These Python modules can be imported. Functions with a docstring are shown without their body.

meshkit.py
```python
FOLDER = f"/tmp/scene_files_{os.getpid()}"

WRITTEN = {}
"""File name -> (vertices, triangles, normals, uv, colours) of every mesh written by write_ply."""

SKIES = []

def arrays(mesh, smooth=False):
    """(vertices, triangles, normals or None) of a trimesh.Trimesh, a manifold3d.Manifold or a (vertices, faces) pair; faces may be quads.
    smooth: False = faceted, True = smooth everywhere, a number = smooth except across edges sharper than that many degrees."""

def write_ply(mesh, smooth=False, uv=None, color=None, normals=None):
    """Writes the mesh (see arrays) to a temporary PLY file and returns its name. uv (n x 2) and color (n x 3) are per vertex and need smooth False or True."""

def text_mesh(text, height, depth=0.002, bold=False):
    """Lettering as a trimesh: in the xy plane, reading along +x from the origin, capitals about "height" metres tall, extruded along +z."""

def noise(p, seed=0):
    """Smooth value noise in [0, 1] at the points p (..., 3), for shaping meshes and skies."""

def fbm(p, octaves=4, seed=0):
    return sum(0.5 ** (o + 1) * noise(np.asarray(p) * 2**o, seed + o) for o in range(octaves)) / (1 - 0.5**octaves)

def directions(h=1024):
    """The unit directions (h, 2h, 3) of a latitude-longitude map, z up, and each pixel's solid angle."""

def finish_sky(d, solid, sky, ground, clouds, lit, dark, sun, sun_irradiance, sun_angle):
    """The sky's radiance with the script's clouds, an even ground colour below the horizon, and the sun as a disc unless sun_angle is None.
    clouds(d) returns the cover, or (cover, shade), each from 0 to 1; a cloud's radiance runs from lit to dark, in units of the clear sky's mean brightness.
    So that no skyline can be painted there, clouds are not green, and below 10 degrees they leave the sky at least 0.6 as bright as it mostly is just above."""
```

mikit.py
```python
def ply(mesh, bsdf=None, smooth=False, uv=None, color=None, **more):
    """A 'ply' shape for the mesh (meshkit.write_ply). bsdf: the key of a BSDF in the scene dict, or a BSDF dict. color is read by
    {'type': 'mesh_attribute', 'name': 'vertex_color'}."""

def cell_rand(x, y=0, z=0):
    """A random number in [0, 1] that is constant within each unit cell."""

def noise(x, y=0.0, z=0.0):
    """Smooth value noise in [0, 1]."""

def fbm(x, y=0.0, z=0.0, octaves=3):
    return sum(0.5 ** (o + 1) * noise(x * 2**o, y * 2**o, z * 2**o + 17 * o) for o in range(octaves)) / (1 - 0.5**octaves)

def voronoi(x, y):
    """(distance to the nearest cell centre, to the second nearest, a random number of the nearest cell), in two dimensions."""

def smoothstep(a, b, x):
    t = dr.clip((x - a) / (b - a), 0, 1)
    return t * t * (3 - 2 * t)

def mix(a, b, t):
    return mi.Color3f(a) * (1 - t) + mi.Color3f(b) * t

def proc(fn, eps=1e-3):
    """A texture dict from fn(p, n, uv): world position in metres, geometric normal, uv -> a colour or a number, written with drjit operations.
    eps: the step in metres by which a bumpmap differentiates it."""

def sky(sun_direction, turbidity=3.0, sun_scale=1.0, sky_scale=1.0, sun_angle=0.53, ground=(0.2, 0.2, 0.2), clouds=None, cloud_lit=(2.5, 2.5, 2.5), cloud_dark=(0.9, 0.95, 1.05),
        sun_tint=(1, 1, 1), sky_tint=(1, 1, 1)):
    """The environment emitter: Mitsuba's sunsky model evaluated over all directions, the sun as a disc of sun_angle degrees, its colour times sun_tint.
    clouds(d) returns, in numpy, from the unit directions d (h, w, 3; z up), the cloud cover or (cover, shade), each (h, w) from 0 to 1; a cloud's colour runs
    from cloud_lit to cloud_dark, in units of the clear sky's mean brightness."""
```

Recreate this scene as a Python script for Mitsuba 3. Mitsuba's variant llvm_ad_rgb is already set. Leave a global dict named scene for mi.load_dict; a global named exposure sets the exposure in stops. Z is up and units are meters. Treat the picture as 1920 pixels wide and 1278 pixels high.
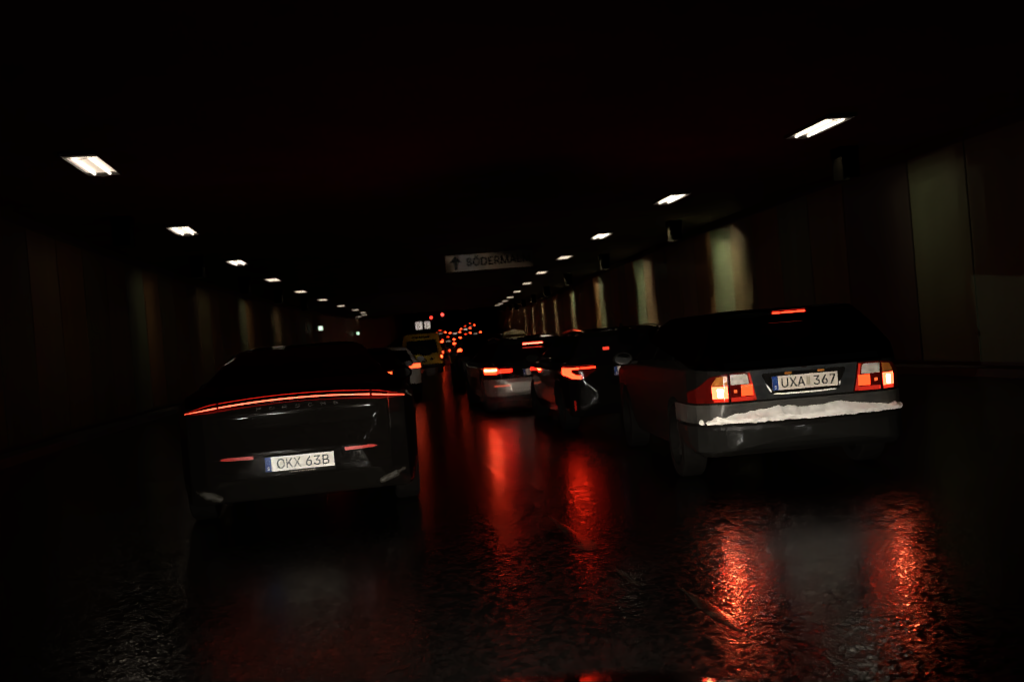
import math
import numpy as np, trimesh, shapely, shapely.affinity, drjit as dr, mitsuba as mi
import shapely.geometry as sg
from manifold3d import Manifold, CrossSection, Mesh as MMesh
import mikit, meshkit
from mikit import noise, fbm, smoothstep, mix, proc, ply

T = mi.ScalarTransform4f
scene, labels = {}, {}
# ------------------------------------------------------------------ camera, sky, exposure
exposure = 0.0
EYE = 1.3
ROLL = math.radians(4.8)
scene['camera'] = {'type': 'thinlens', 'fov': 54.43, 'fov_axis': 'x', 'near_clip': 0.05, 'far_clip': 3000.0,
                   'aperture_radius': 0.009, 'focus_distance': 7.9,
                   'to_world': T().look_at(origin=[0, 0, EYE], target=[0, 10, EYE - 0.016], up=[math.sin(ROLL), 0, math.cos(ROLL)])}
# a winter night: the sky over the tunnel mouths is all but black
scene['sky'] = {**mikit.sky((0.2, -1.0, 0.12), turbidity=4, sun_scale=0.0, sky_scale=0.0004, ground=(0.03, 0.03, 0.03), sky_tint=(1.5, 1.0, 0.62)), 'sampling_weight': 3.0}
CEIL = EYE + 3.10

# ------------------------------------------------------------------ materials
def rgb(*c):
    return {'type': 'rgb', 'value': [float(x) for x in (c if len(c) == 3 else c * 3)]}

def mat(name, base, rough=0.5, metallic=0.0, spec=0.5, **more):
    b = base if isinstance(base, dict) else rgb(*base) if isinstance(base, tuple) else rgb(base)
    d = {'type': 'principled', 'base_color': b, 'roughness': rough, 'specular': spec, **more}
    if metallic:
        d['metallic'] = metallic
    scene[name] = {'type': 'twosided', 'b': d}
    return name

# film of water over worn asphalt: coarse stones, fine grit and shallow undulation in relief
def road_height(p, n, uv):
    a = noise(p.x * 66, p.y * 66, 3.0)
    c = noise(p.x * 23 + 0.3 * p.y, p.y * 23, 5.0)
    return a * 0.68 + c * 0.6

def road_colour(p, n, uv):
    w = fbm(p.x * 0.7, p.y * 0.35, 1.0)
    g = noise(p.x * 60, p.y * 60, 2.0)
    return mix((0.0016, 0.0015, 0.0014), (0.0045, 0.0042, 0.0038), smoothstep(0.35, 0.7, w) * 0.6 + g * 0.4)

def road_rough(p, n, uv):
    # stones stand dry-ish out of the film of water between them
    m = noise(p.x * 33, p.y * 24, 2.0) * 0.45 + noise(p.x * 78, p.y * 66, 6.0) * 0.45 + noise(p.x * 4, p.y * 2, 1.0) * 0.10
    return 0.08 + 0.20 * smoothstep(0.40, 0.58, m)

scene['m_road'] = {'type': 'twosided', 'b': {'type': 'bumpmap', 'scale': 0.0017, 'tex': proc(road_height, 0.002),
                   'b': {'type': 'principled', 'base_color': proc(road_colour), 'roughness': proc(road_rough), 'specular': 0.28}}}

def paint_line(p, n, uv):
    w = fbm(p.x * 14, p.y * 9, 4.0)
    return mix((0.003, 0.0028, 0.0025), (0.016, 0.0135, 0.010), smoothstep(0.45, 0.62, w))
scene['m_line'] = {'type': 'twosided', 'b': {'type': 'bumpmap', 'scale': 0.00012, 'tex': proc(road_height, 0.002),
                   'b': {'type': 'principled', 'base_color': proc(paint_line), 'roughness': 0.18, 'specular': 1.0}}}

def wall_tint(c, seed):
    def f(p, n, uv):
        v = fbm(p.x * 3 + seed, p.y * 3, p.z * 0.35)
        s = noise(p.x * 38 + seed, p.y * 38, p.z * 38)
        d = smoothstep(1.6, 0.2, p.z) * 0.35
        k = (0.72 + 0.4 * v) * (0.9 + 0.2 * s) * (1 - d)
        return mi.Color3f(c) * k
    return f
TINTS = [(0.160, 0.088, 0.038), (0.088, 0.122, 0.076), (0.150, 0.112, 0.066), (0.110, 0.098, 0.050)]
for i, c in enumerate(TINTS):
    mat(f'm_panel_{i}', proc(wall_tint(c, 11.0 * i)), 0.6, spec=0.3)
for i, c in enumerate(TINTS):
    mat(f'm_shaded_panel_{i}', proc(wall_tint(tuple(0.55 * x for x in c), 7.0 * i)), 0.7, spec=0.2)  # left wall copies of the tints, darkened in colour to stand for shade
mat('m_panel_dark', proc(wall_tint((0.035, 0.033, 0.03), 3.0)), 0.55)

def concrete(p, n, uv):
    v = fbm(p.x * 1.3, p.y * 1.3, p.z * 1.3)
    return mix((0.022, 0.019, 0.016), (0.05, 0.044, 0.038), v)
mat('m_concrete', proc(concrete), 0.8, spec=0.2)
mat('m_ceiling', proc(lambda p, n, uv: concrete(p, n, uv) * 1.8), 0.9, spec=0.1)
mat('m_ground', (0.05, 0.05, 0.05), 0.9)
mat('m_black_paint', (0.0035, 0.003, 0.0026), 0.022, spec=0.5)
mat('m_black_dull', (0.006, 0.0055, 0.005), 0.5, spec=0.15)

def grey_metal(p, n, uv):
    d = fbm(p.x * 6, p.y * 6, p.z * 6)
    return mix((0.030, 0.033, 0.035), (0.048, 0.049, 0.046), smoothstep(0.4, 0.75, d))
mat('m_saloon_grey', (0.010, 0.0098, 0.009), 0.05, spec=0.22)
mat('m_saloon_side', (0.005, 0.0046, 0.004), 0.55, spec=0.03)
mat('m_saloon_rear', proc(lambda p, n, uv: grey_metal(p, n, uv) * 1.6), 0.34, metallic=0.8)
def grime(p, n, uv):
    d = fbm(p.x * 9, p.y * 9, p.z * 4)
    return mix((0.026, 0.027, 0.027), (0.062, 0.057, 0.047), d)
mat('m_grey_dirty', proc(grime), 0.4, metallic=0.15)
mat('m_dark_paint', (0.006, 0.0055, 0.005), 0.03)
mat('m_silver', proc(lambda p, n, uv: mix((0.30, 0.28, 0.25), (0.48, 0.45, 0.40), fbm(p.x * 8, p.y * 8, p.z * 8))), 0.3, metallic=0.5)
mat('m_white_paint', (0.62, 0.60, 0.56), 0.25, clearcoat=0.6)
mat('m_yellow_paint', (0.66, 0.36, 0.02), 0.5, spec=0.15)
mat('m_glass', (0.003, 0.003, 0.003), 0.02, spec=0.5)
mat('m_tyre', (0.004, 0.0036, 0.0032), 0.8, spec=0.03)
mat('m_rim', (0.03, 0.029, 0.027), 0.25, metallic=0.6)
mat('m_chrome', (0.6, 0.58, 0.55), 0.15, metallic=1.0)
mat('m_mirror', (0.7, 0.7, 0.7), 0.02, metallic=1.0)
mat('m_dark_chrome', (0.008, 0.0055, 0.004), 0.5, spec=0.12)
mat('m_plate_white', proc(lambda p, n, uv: mi.Color3f(0.64, 0.58, 0.50) * (0.85 + 0.2 * fbm(p.x * 14, p.y * 14, p.z * 14))), 0.45)
mat('m_plate_gloss', (0.14, 0.122, 0.098), 0.30, spec=0.5)
mat('m_plate_blue', (0.004, 0.03, 0.16), 0.5, spec=0.2)
mat('m_star', (0.12, 0.22, 0.36), 0.5)
mat('m_letter_white', (0.8, 0.8, 0.78), 0.5)
mat('m_letter_dim', (0.42, 0.37, 0.28), 0.5)
mat('m_letter_black', (0.004, 0.004, 0.004), 0.6, spec=0.1)
mat('m_plastic', (0.004, 0.0036, 0.003), 0.6, spec=0.05)
mat('m_red_lens', (0.07, 0.003, 0.002), 0.08, spec=0.6)
mat('m_red_reflector', (0.38, 0.015, 0.009), 0.4)
mat('m_clear_lens', proc(lambda p, n, uv: mix((0.32, 0.31, 0.27), (0.62, 0.6, 0.55), noise(p.x * 40, p.y * 40, p.z * 40))), 0.12, spec=0.7)
mat('m_amber_lens', (0.42, 0.15, 0.03), 0.1, spec=0.6)
mat('m_snow', proc(lambda p, n, uv: mi.Color3f(0.95, 0.92, 0.87) * (0.82 + 0.25 * fbm(p.x * 22, p.y * 22, p.z * 22))), 0.8, spec=0.2, sheen=0.3)
mat('m_slush', proc(lambda p, n, uv: mix((0.006, 0.0057, 0.0045), (0.034, 0.031, 0.023), fbm(p.x * 24, p.y * 24, p.z * 24))), 0.7)
mat('m_housing', (0.018, 0.016, 0.014), 0.5)
mat('m_hood', (0.0015, 0.0014, 0.0012), 0.9, spec=0.02)
mat('m_reflector_tray', (0.55, 0.5, 0.42), 0.4, metallic=0.4)
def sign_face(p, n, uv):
    painted_shade = smoothstep(0.0, 0.5, (p.x - 0.0) * 0.6 + (p.z - 3.98) * 1.5 + 0.35 * (fbm(p.x * 3, p.z * 4, 2.0) - 0.5))  # shade over the upper right end, painted into the board colour
    return mix((0.62, 0.52, 0.42), (0.03, 0.026, 0.022), painted_shade)
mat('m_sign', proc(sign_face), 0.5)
mat('m_taxi_sign', (0.62, 0.48, 0.20), 0.4)

def glow(r, g, b, w=1.0):
    return {'type': 'area', 'radiance': rgb(r, g, b), 'sampling_weight': float(w)}

# ------------------------------------------------------------------ scene helpers
def numbered(key):
    if key not in used:
        used.add(key); return key
    i = 1
    while f'{key}_{i:03d}' in used:
        i += 1
    used.add(f'{key}_{i:03d}'); return f'{key}_{i:03d}'
used = set()

def thing(name, label, cat, group=None):
    key = numbered(name)
    labels[key] = {'label': label, 'category': cat}
    if group:
        labels[key]['group'] = group
    return key

def put(parent, name, shape, label=None):
    key = numbered(f'{parent}__{name}')
    scene[key] = shape
    if label:
        labels[key] = {'label': label}
    return key

def struct(name, shape):
    scene[name] = shape
    labels[name] = {'kind': 'structure'}

def box(x0, x1, y0, y1, z0, z1):
    m = trimesh.creation.box(extents=[x1 - x0, y1 - y0, z1 - z0])
    m.apply_translation([(x0 + x1) / 2, (y0 + y1) / 2, (z0 + z1) / 2])
    return m

def tube(pts, r, sides=8):
    from_pts = np.asarray(pts, float)
    out = []
    for a, b in zip(from_pts[:-1], from_pts[1:]):
        out.append(trimesh.creation.cylinder(radius=r, segment=[a, b], sections=sides))
    return trimesh.util.concatenate(out)

# ------------------------------------------------------------------ the tunnel's line
_ys = np.arange(-60, 240.1, 0.5)
_sl = np.interp(_ys, [-60, -10, 8, 19.4, 27.2, 35, 43, 51.7, 60, 69, 240], [.185, .183, .170, .143, .117, .096, .079, .064, .056, .053, .053])
_k = np.ones(17) / 17
_sl = np.convolve(np.pad(_sl, 8, mode='edge'), _k, 'valid')
_xs = -np.concatenate([[0], np.cumsum((_sl[1:] + _sl[:-1]) / 2 * 0.5)])
_xs += -0.62 - np.interp(15.5, _ys, _xs)
_xs += np.interp(_ys, [-60, 5, 15.5, 23, 31, 45, 60, 240], [.34, .34, .31, .17, .09, .03, 0, 0])
_sl = -np.convolve(np.pad(np.gradient(_xs, 0.5), 8, mode='edge'), _k, 'valid')

def zroad(y):
    return 0.00028 * max(0.0, min(y, 170) - 60) ** 2 + max(0, y - 170) * 0.0616

def frame(y):
    return float(np.interp(y, _ys, _xs)), math.atan(float(np.interp(y, _ys, _sl))), zroad(y)

def P(y, off, z=0.0):
    x, a, zr = frame(y)
    return np.array([x + off * math.cos(a), y + off * math.sin(a), zr + z])

def place(y, off, z=0.0, turn=0.0):
    """matrix: local x right, y along the tunnel, z up."""
    p = P(y, off, z)
    return T().translate(p.tolist()).rotate([0, 0, 1], math.degrees(frame(y)[1]) + turn)

def sweep(y0, y1, prof, step=1.0):
    """prof: closed (off, z) polygon swept along the tunnel."""
    n = max(2, int(round((y1 - y0) / step)) + 1)
    ys = np.linspace(y0, y1, n)
    m = len(prof)
    v = np.array([P(y, o, z) for y in ys for o, z in prof])
    f = []
    for i in range(n - 1):
        for j in range(m):
            a, b = i * m + j, i * m + (j + 1) % m
            f += [[a, a + m, b + m], [a, b + m, b]]
    for k in (0, n - 1):
        for j in range(1, m - 1):
            t = [k * m, k * m + j, k * m + j + 1]
            f.append(t)
    t = trimesh.Trimesh(v, np.array(f), process=False)
    trimesh.repair.fix_normals(t)
    return t

def strip(y0, y1, o0, o1, z, step=1.0):
    n = max(2, int(round((y1 - y0) / step)) + 1)
    ys = np.linspace(y0, y1, n)
    v = np.array([P(y, o, z) for y in ys for o in (o0, o1)])
    f = []
    for i in range(n - 1):
        a = 2 * i
        f += [[a, a + 1, a + 3], [a, a + 3, a + 2]]
    return trimesh.Trimesh(v, np.array(f), process=False)

WL, WR = -8.0, 8.9
Y0, Y1 = -34.0, 178.0
g = trimesh.Trimesh([[-900, -900, -0.3], [900, -900, -0.3], [900, 1500, -0.3], [-900, 1500, -0.3]], [[0, 1, 2], [0, 2, 3]], process=False)
struct('ground', ply(g, 'm_ground'))
struct('road', ply(strip(Y0 - 60, Y1 + 60, WL, WR, 0.0), 'm_road', smooth=True))
struct('ceiling', ply(sweep(Y0, Y1, [(WL - 0.6, CEIL), (WR + 0.6, CEIL), (WR + 0.6, CEIL + 0.7), (WL - 0.6, CEIL + 0.7)], 2.0), 'm_ceiling'))
struct('kerb', ply(sweep(Y0, Y1, [(WL + 0.1, -0.05), (WL + 0.55, -0.05), (WL + 0.55, 0.14), (WL + 0.1, 0.14)], 2.0), 'm_concrete'))
struct('kerb_001', ply(sweep(Y0, Y1, [(WR - 0.55, -0.05), (WR - 0.1, -0.05), (WR - 0.1, 0.14), (WR - 0.55, 0.14)], 2.0), 'm_concrete'))

# worn lane line, left in pieces
for y0, y1, o0, o1, rise in [(8.7, 10.9, -.955, -.785, .7), (7.75, 8.55, -.90, -.84, .3), (6.1, 7.35, -.945, -.805, .8), (5.15, 5.6, -.90, -.86, .3), (8.5, 9.3, -.73, -.66, .4), (4.3, 5.05, -.75, -.67, .5),
                       (12.5, 15.5, -.91, -.80, .1), (19, 22, -.75, -.63, .1), (26, 29, -.66, -.54, .1), (33, 36, -.61, -.49, .1), (40, 43, -.61, -.49, .1)]:
    n = max(4, int((y1 - y0) / 0.08))
    ys = np.linspace(y0, y1, n)
    ra = meshkit.noise(np.stack([ys * 7, ys * 0 + o0 * 7, ys * 0], 1)) - 0.5
    rb = meshkit.noise(np.stack([ys * 9, ys * 0 + 4 + o1 * 7, ys * 0], 1)) - 0.5
    taper = np.clip((y1 - ys) / (y1 - y0) / max(rise, .05), .12, 1) * np.clip((ys - y0) / .12, .35, 1)     # worn away towards the far end
    v = []
    for y, a, b, t in zip(ys, ra, rb, taper):
        c, h = (o0 + o1) / 2, (o1 - o0) / 2 * t
        v += [P(y, c - h + a * 0.025, 0.003), P(y, c + (a + b) * .004, 0.0052), P(y, c + h + b * 0.025, 0.003)]
    f = [[3 * i + q for q in tri] for i in range(n - 1) for tri in ((0, 1, 4), (0, 4, 3), (1, 2, 5), (1, 5, 4))]
    put('road', 'dash', ply(trimesh.Trimesh(np.array(v), np.array(f), process=False), 'm_line', smooth=True))

# ------------------------------------------------------------------ panelled walls
def panel_wall(side, label):
    w = thing('tunnel_wall', label, 'wall')
    o = WR if side > 0 else WL
    a, b = (o + 0.07, o + 0.6) if side > 0 else (o - 0.6, o - 0.07)
    put(w, 'backing', ply(sweep(Y0, Y1, [(a, -0.1), (b, -0.1), (b, CEIL - 0.004), (a, CEIL - 0.004)], 2.0), 'm_concrete'))
    rng = np.random.default_rng(5 if side > 0 else 8)
    far, last, y = [], -1, 18.2
    while y > -8:
        y -= 1.85 * math.cos(frame(y)[1])
    y += 0.02
    while y < Y1 - 3:
        ang = frame(y)[1]
        wdt = 1.85 if not (side > 0 and 17.9 < y < 18.9) else 2.7
        h = 4.16
        tilt = rng.uniform(-0.006, 0.006)
        p0, p1 = P(y + 0.02, o), P(y + wdt * math.cos(ang) - 0.02, o)
        r = np.array([math.cos(ang), math.sin(ang), 0]) * side
        p0 = p0 + r * (0.02 + tilt); p1 = p1 + r * (0.02 - tilt)
        v = []
        for d in (0.0, 0.05):
            for q in (p0, p1):
                for z in (0.2, h):
                    v.append(q + r * d + [0, 0, z])
        hull = trimesh.convex.convex_hull(np.array(v))
        if side > 0 and wdt > 2:
            m = 'm_panel_dark'
        else:
            i = int(rng.integers(0, 4))
            i = (i + 1) % 4 if i == last else i
            if side > 0:
                for lo, hi, t in ((27.2, 29.3, 1), (29.3, 31, 0), (25.4, 27.2, 3), (36.6, 38.3, 2), (38.3, 40.2, 1), (14, 18, 1), (47, 49, 1), (49, 51, 0)):
                    if lo <= y < hi:
                        i = t
            last, m = i, f'm_panel_{i}' if side > 0 else f'm_shaded_panel_{i}'
        if 0 < y < 70:
            put(w, 'panel', ply(hull, m), 'plain dark panel' if m == 'm_panel_dark' else None)
        else:
            far.append(hull)
        y += wdt * math.cos(ang)
    k = put(w, 'distant_panels', ply(trimesh.util.concatenate(far), 'm_panel_2'))
    labels[k] = {'label': 'far panels of the wall running on in a row', 'kind': 'stuff'}
    return w
panel_wall(1, 'right tunnel wall of tall brown and green panels washed by lamps')
panel_wall(-1, 'left tunnel wall of tall panels with deep shade put into their colour')

# ------------------------------------------------------------------ ceiling lamps: an open tray, two tubes, a wire guard
WARM = np.array([1.0, 0.80, 0.60])
def ceiling_lamp(y, off, label, tube_l, tray_l, detail, w, group):
    t = thing('ceiling_lamp', label, 'lamp', group)
    m = place(y, off, CEIL)
    L, W = 1.55, 0.46
    fr = trimesh.util.concatenate([box(-W / 2 - .02, -W / 2, -L / 2 - .02, L / 2 + .02, -.06, -.002), box(W / 2, W / 2 + .02, -L / 2 - .02, L / 2 + .02, -.06, -.002),
                                   box(-W / 2, W / 2, -L / 2 - .02, -L / 2, -.06, -.002), box(-W / 2, W / 2, L / 2, L / 2 + .02, -.06, -.002)])
    put(t, 'frame', ply(fr, 'm_housing', to_world=m))
    d = box(-W / 2 + .002, W / 2 - .002, -L / 2 + .002, L / 2 - .002, -.03, -.004)
    put(t, 'diffuser', ply(d, 'm_reflector_tray', to_world=m, emitter=glow(*(WARM * tray_l), w)))
    if detail:
        for s in (-1, 1):
            c = trimesh.creation.cylinder(radius=.022, segment=[[s * .11, -.62, -.06], [s * .11, .62, -.06]], sections=10)
            put(t, 'tube', ply(c, 'm_letter_white', to_world=m, emitter=glow(*(np.array([1, .87, .70]) * tube_l), w * .6)))
        g = [tube([[-W / 2, yy, -.06], [0, yy + .03, -.10], [W / 2, yy, -.06]], .004, 6) for yy in (-.72, .45, .62)]
        g += [box(-W / 2, W / 2, yy - .006, yy + .006, -.055, -.035) for yy in (-.66, .66)]
        for q in g[:3]:
            put(t, 'guard_wire', ply(q, 'm_housing', to_world=m))
        for q in g[3:]:
            put(t, 'louvre', ply(q, 'm_housing', to_world=m))
ORD = ['nearest', 'second', 'third', 'fourth', 'fifth', 'sixth', 'seventh', 'eighth', 'ninth', 'tenth', 'eleventh', 'twelfth']
DL = [15.5, 23.2, 31.2, 39.0, 47.2, 55.6, 64.4, 73.4, 81.5, 90.0, 97.5]
LEFT_OFF = [-5.68] * 8 + [-5.9, -6.6, -8.0 + .2]
for i, y in enumerate(DL):
    bright = 1.15
    ceiling_lamp(y, 5.72, f'{ORD[i]} ceiling lamp from the camera in the right row', 2.4, bright * (0.20 if i == 0 else 0.75 if i == 1 else 1.0), i < 3, 0.6 if i < 5 else .3, 'ceiling lamps of the right row')
for i, y in enumerate(DL):
    ceiling_lamp(y, LEFT_OFF[i], f'{ORD[i]} ceiling lamp from the camera in the left row', 2.0, 0.72 if i == 0 else 1.15 if i < 7 else 0.9, i < 3, 0.6 if i < 5 else .3, 'ceiling lamps of the left row')

# wall washers: a small hooded lamp under the ceiling, throwing one pool of light down the panels
def wall_washer(y, side, power, label, lit=0.25):
    t = thing('wall_lamp', label, 'lamp', 'wall lamps along the right wall' if side > 0 else 'wall lamps along the left wall')
    off = WR - 1.55 if side > 0 else WL + 1.55
    m = place(y, off, CEIL, 0 if side > 0 else 180)
    hood = trimesh.util.concatenate([box(-.16, -.14, -.195, .195, -.20, -.002), box(-.14, .20, -.195, .195, -.012, -.003)])
    put(t, 'hood', ply(hood, 'm_hood', to_world=m))
    put(t, 'lip', ply(box(.20, .212, -.195, .195, -.165, -.003), 'm_hood', to_world=m))
    for e in (-1, 1):      # the side fins cut the pool of light to an upright strip
        put(t, 'fin', ply(box(-.14, .20, *sorted((e * .185, e * .195)), -.60, -.0125), 'm_hood', to_world=m))
    lens = trimesh.creation.cylinder(radius=.05, height=.05, sections=16)
    lens.apply_transform(trimesh.transformations.rotation_matrix(math.radians(-38), [0, 1, 0])); lens.apply_translation([-.07, 0, -.045])
    put(t, 'lens', ply(lens, 'm_letter_white', to_world=m, emitter=glow(*(WARM * lit), 0.02)))
    if power:
        # a short tube behind a lip, hence the soft edges of its strip of light
        for j, (e, dz) in enumerate(((-.055, -.03), (0, 0), (.055, .03)) if y < 60 else ((0, 0),)):
            p = P(y + e, off, CEIL - .115 + dz)
            q = P(y + e, WR if side > 0 else WL, CEIL - 2.9 + dz)
            scene[f'{t}_beam_{j}'] = {'type': 'spot', 'intensity': rgb(*(np.array([1.0, .78, .48]) * power / (3 if y < 60 else 1))), 'cutoff_angle': 76.0, 'beam_width': 4.0, 'sampling_weight': .9 if y < 60 else 2.2,
                                      'to_world': T().look_at(origin=p.tolist(), target=q.tolist(), up=[0, 0, 1])}
for i, (y, pw) in enumerate([(17.75, 3.2), (28.6, 60), (39.3, 56), (50.2, 52), (61.4, 44), (72.5, 42), (83.5, 40), (94.5, 38), (105.5, 36), (116.5, 36), (127.5, 34), (138.5, 34)]):
    wall_washer(y, 1, pw, f'{ORD[i]} hooded lamp above the right wall panels', 1.0 if i == 3 else 0.05)
for i, (y, pw) in enumerate([(21.0, 0.5), (29.2, 2.4), (37.3, 2.0), (45.6, 6), (54.0, 4)]):
    wall_washer(y, -1, pw, f'{ORD[i]} hooded lamp above the left wall panels', 0.12 if i == 3 else 0.03)

# ------------------------------------------------------------------ overhead direction sign
def text(s, h, depth=.003, width=None, bold=False):
    m = meshkit.text_mesh(s, h, depth, bold)
    if width:
        b = m.bounds
        m.apply_scale([width / (b[1][0] - b[0][0]), 1, 1])
    return m
def upright(m, x, z, y=0.0):
    """lettering in the xz plane facing -y, its left foot at (x, z)"""
    m = m.copy()
    m.apply_transform(np.array([[1, 0, 0, 0], [0, 0, -1, 0], [0, 1, 0, 0], [0, 0, 0, 1.0]]))
    m.apply_translation([x, y, z])
    return m

s = thing('direction_sign', 'white overhead direction sign with black arrow and lettering below the ceiling', 'sign')
SY = 34.0
ms = T().translate([-0.55, SY, EYE + 2.44]).rotate([0, 0, 1], 4.5)
face = box(-1.5, 1.5, 0, .05, 0, .58)
vv, ff, _ = meshkit.arrays(face)
uv = np.stack([(vv[:, 0] + 1.5) / 3, vv[:, 2] / .58], 1)
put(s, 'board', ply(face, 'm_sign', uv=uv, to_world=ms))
put(s, 'lettering', ply(upright(text('SÖDERMALM', .265, .006, 2.2, True), -.80, .17, -.004), 'm_letter_black', to_world=ms))
arrow = sg.Polygon([(-.055, 0), (.055, 0), (.055, .25), (.2, .25), (0, .46), (-.2, .25), (-.055, .25)])
put(s, 'arrow', ply(upright(trimesh.creation.extrude_polygon(arrow, .006), -1.15, .07, -.004), 'm_letter_black', to_world=ms))
sl = thing('added_sign_lamp', 'small hooded lamp added in front of the direction sign to light its face', 'lamp')  # added lamp with no visible source, brightens the left of the board
hd = put(sl, 'hood', ply(trimesh.util.concatenate([box(-1.1, -.8, -1.0, -.80, .53, .545), box(-.97, -.93, -1.0, -.97, .545, .65)]), 'm_housing', to_world=ms))
w_ = np.array(ms.matrix)
scene['added_sign_lamp_beam'] = {'type': 'spot', 'intensity': rgb(1.5, 1.2, .9), 'cutoff_angle': 60.0, 'beam_width': 6.0, 'sampling_weight': 1.0,
    'to_world': T().look_at(origin=(w_ @ [-.95, -.92, .52, 1])[:3].tolist(), target=(w_ @ [-.60, 0, .22, 1])[:3].tolist(), up=[0, 0, 1])}
for x in (-1.1, 1.1):
    put(s, 'bracket', ply(box(x - .03, x + .03, .052, .10, .1, .62), 'm_housing', to_world=ms))

# ------------------------------------------------------------------ car bodies
def roundp(poly, r):
    return poly.buffer(r, quad_segs=6).buffer(-2 * r, quad_segs=6).buffer(r, quad_segs=6)

def cross(poly):
    if poly.geom_type != 'Polygon':
        poly = max(poly.geoms, key=lambda q: q.area)
    poly = sg.polygon.orient(poly.buffer(0), 1.0)
    return CrossSection([np.asarray(r.coords)[:-1] for r in [poly.exterior, *poly.interiors]])

def to_manifold(m):
    return Manifold(MMesh(vert_properties=np.asarray(m.vertices, np.float32), tri_verts=np.asarray(m.faces, np.uint32)))

def to_trimesh(m):
    q = m.to_mesh()
    return trimesh.Trimesh(np.asarray(q.vert_properties)[:, :3], np.asarray(q.tri_verts), process=True)

def along_y(poly, y0, y1):      # polygon in (x, z)
    return Manifold.extrude(cross(poly), y1 - y0).rotate((90, 0, 0)).translate((0, y1, 0))
def along_x(poly, x0, x1):      # polygon in (y, z)
    m = Manifold.extrude(cross(poly), x1 - x0)          # (y, z, x)
    return m.transform(np.array([[0, 0, 1, x0], [1, 0, 0, 0], [0, 1, 0, 0]], float))
def along_z(poly, z0, z1):      # polygon in (x, y)
    return Manifold.extrude(cross(poly), z1 - z0).translate((0, 0, z0))

def mirror_profile(half):
    return sg.Polygon([(x, z) for x, z in half] + [(-x, z) for x, z in half[::-1]])

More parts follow.
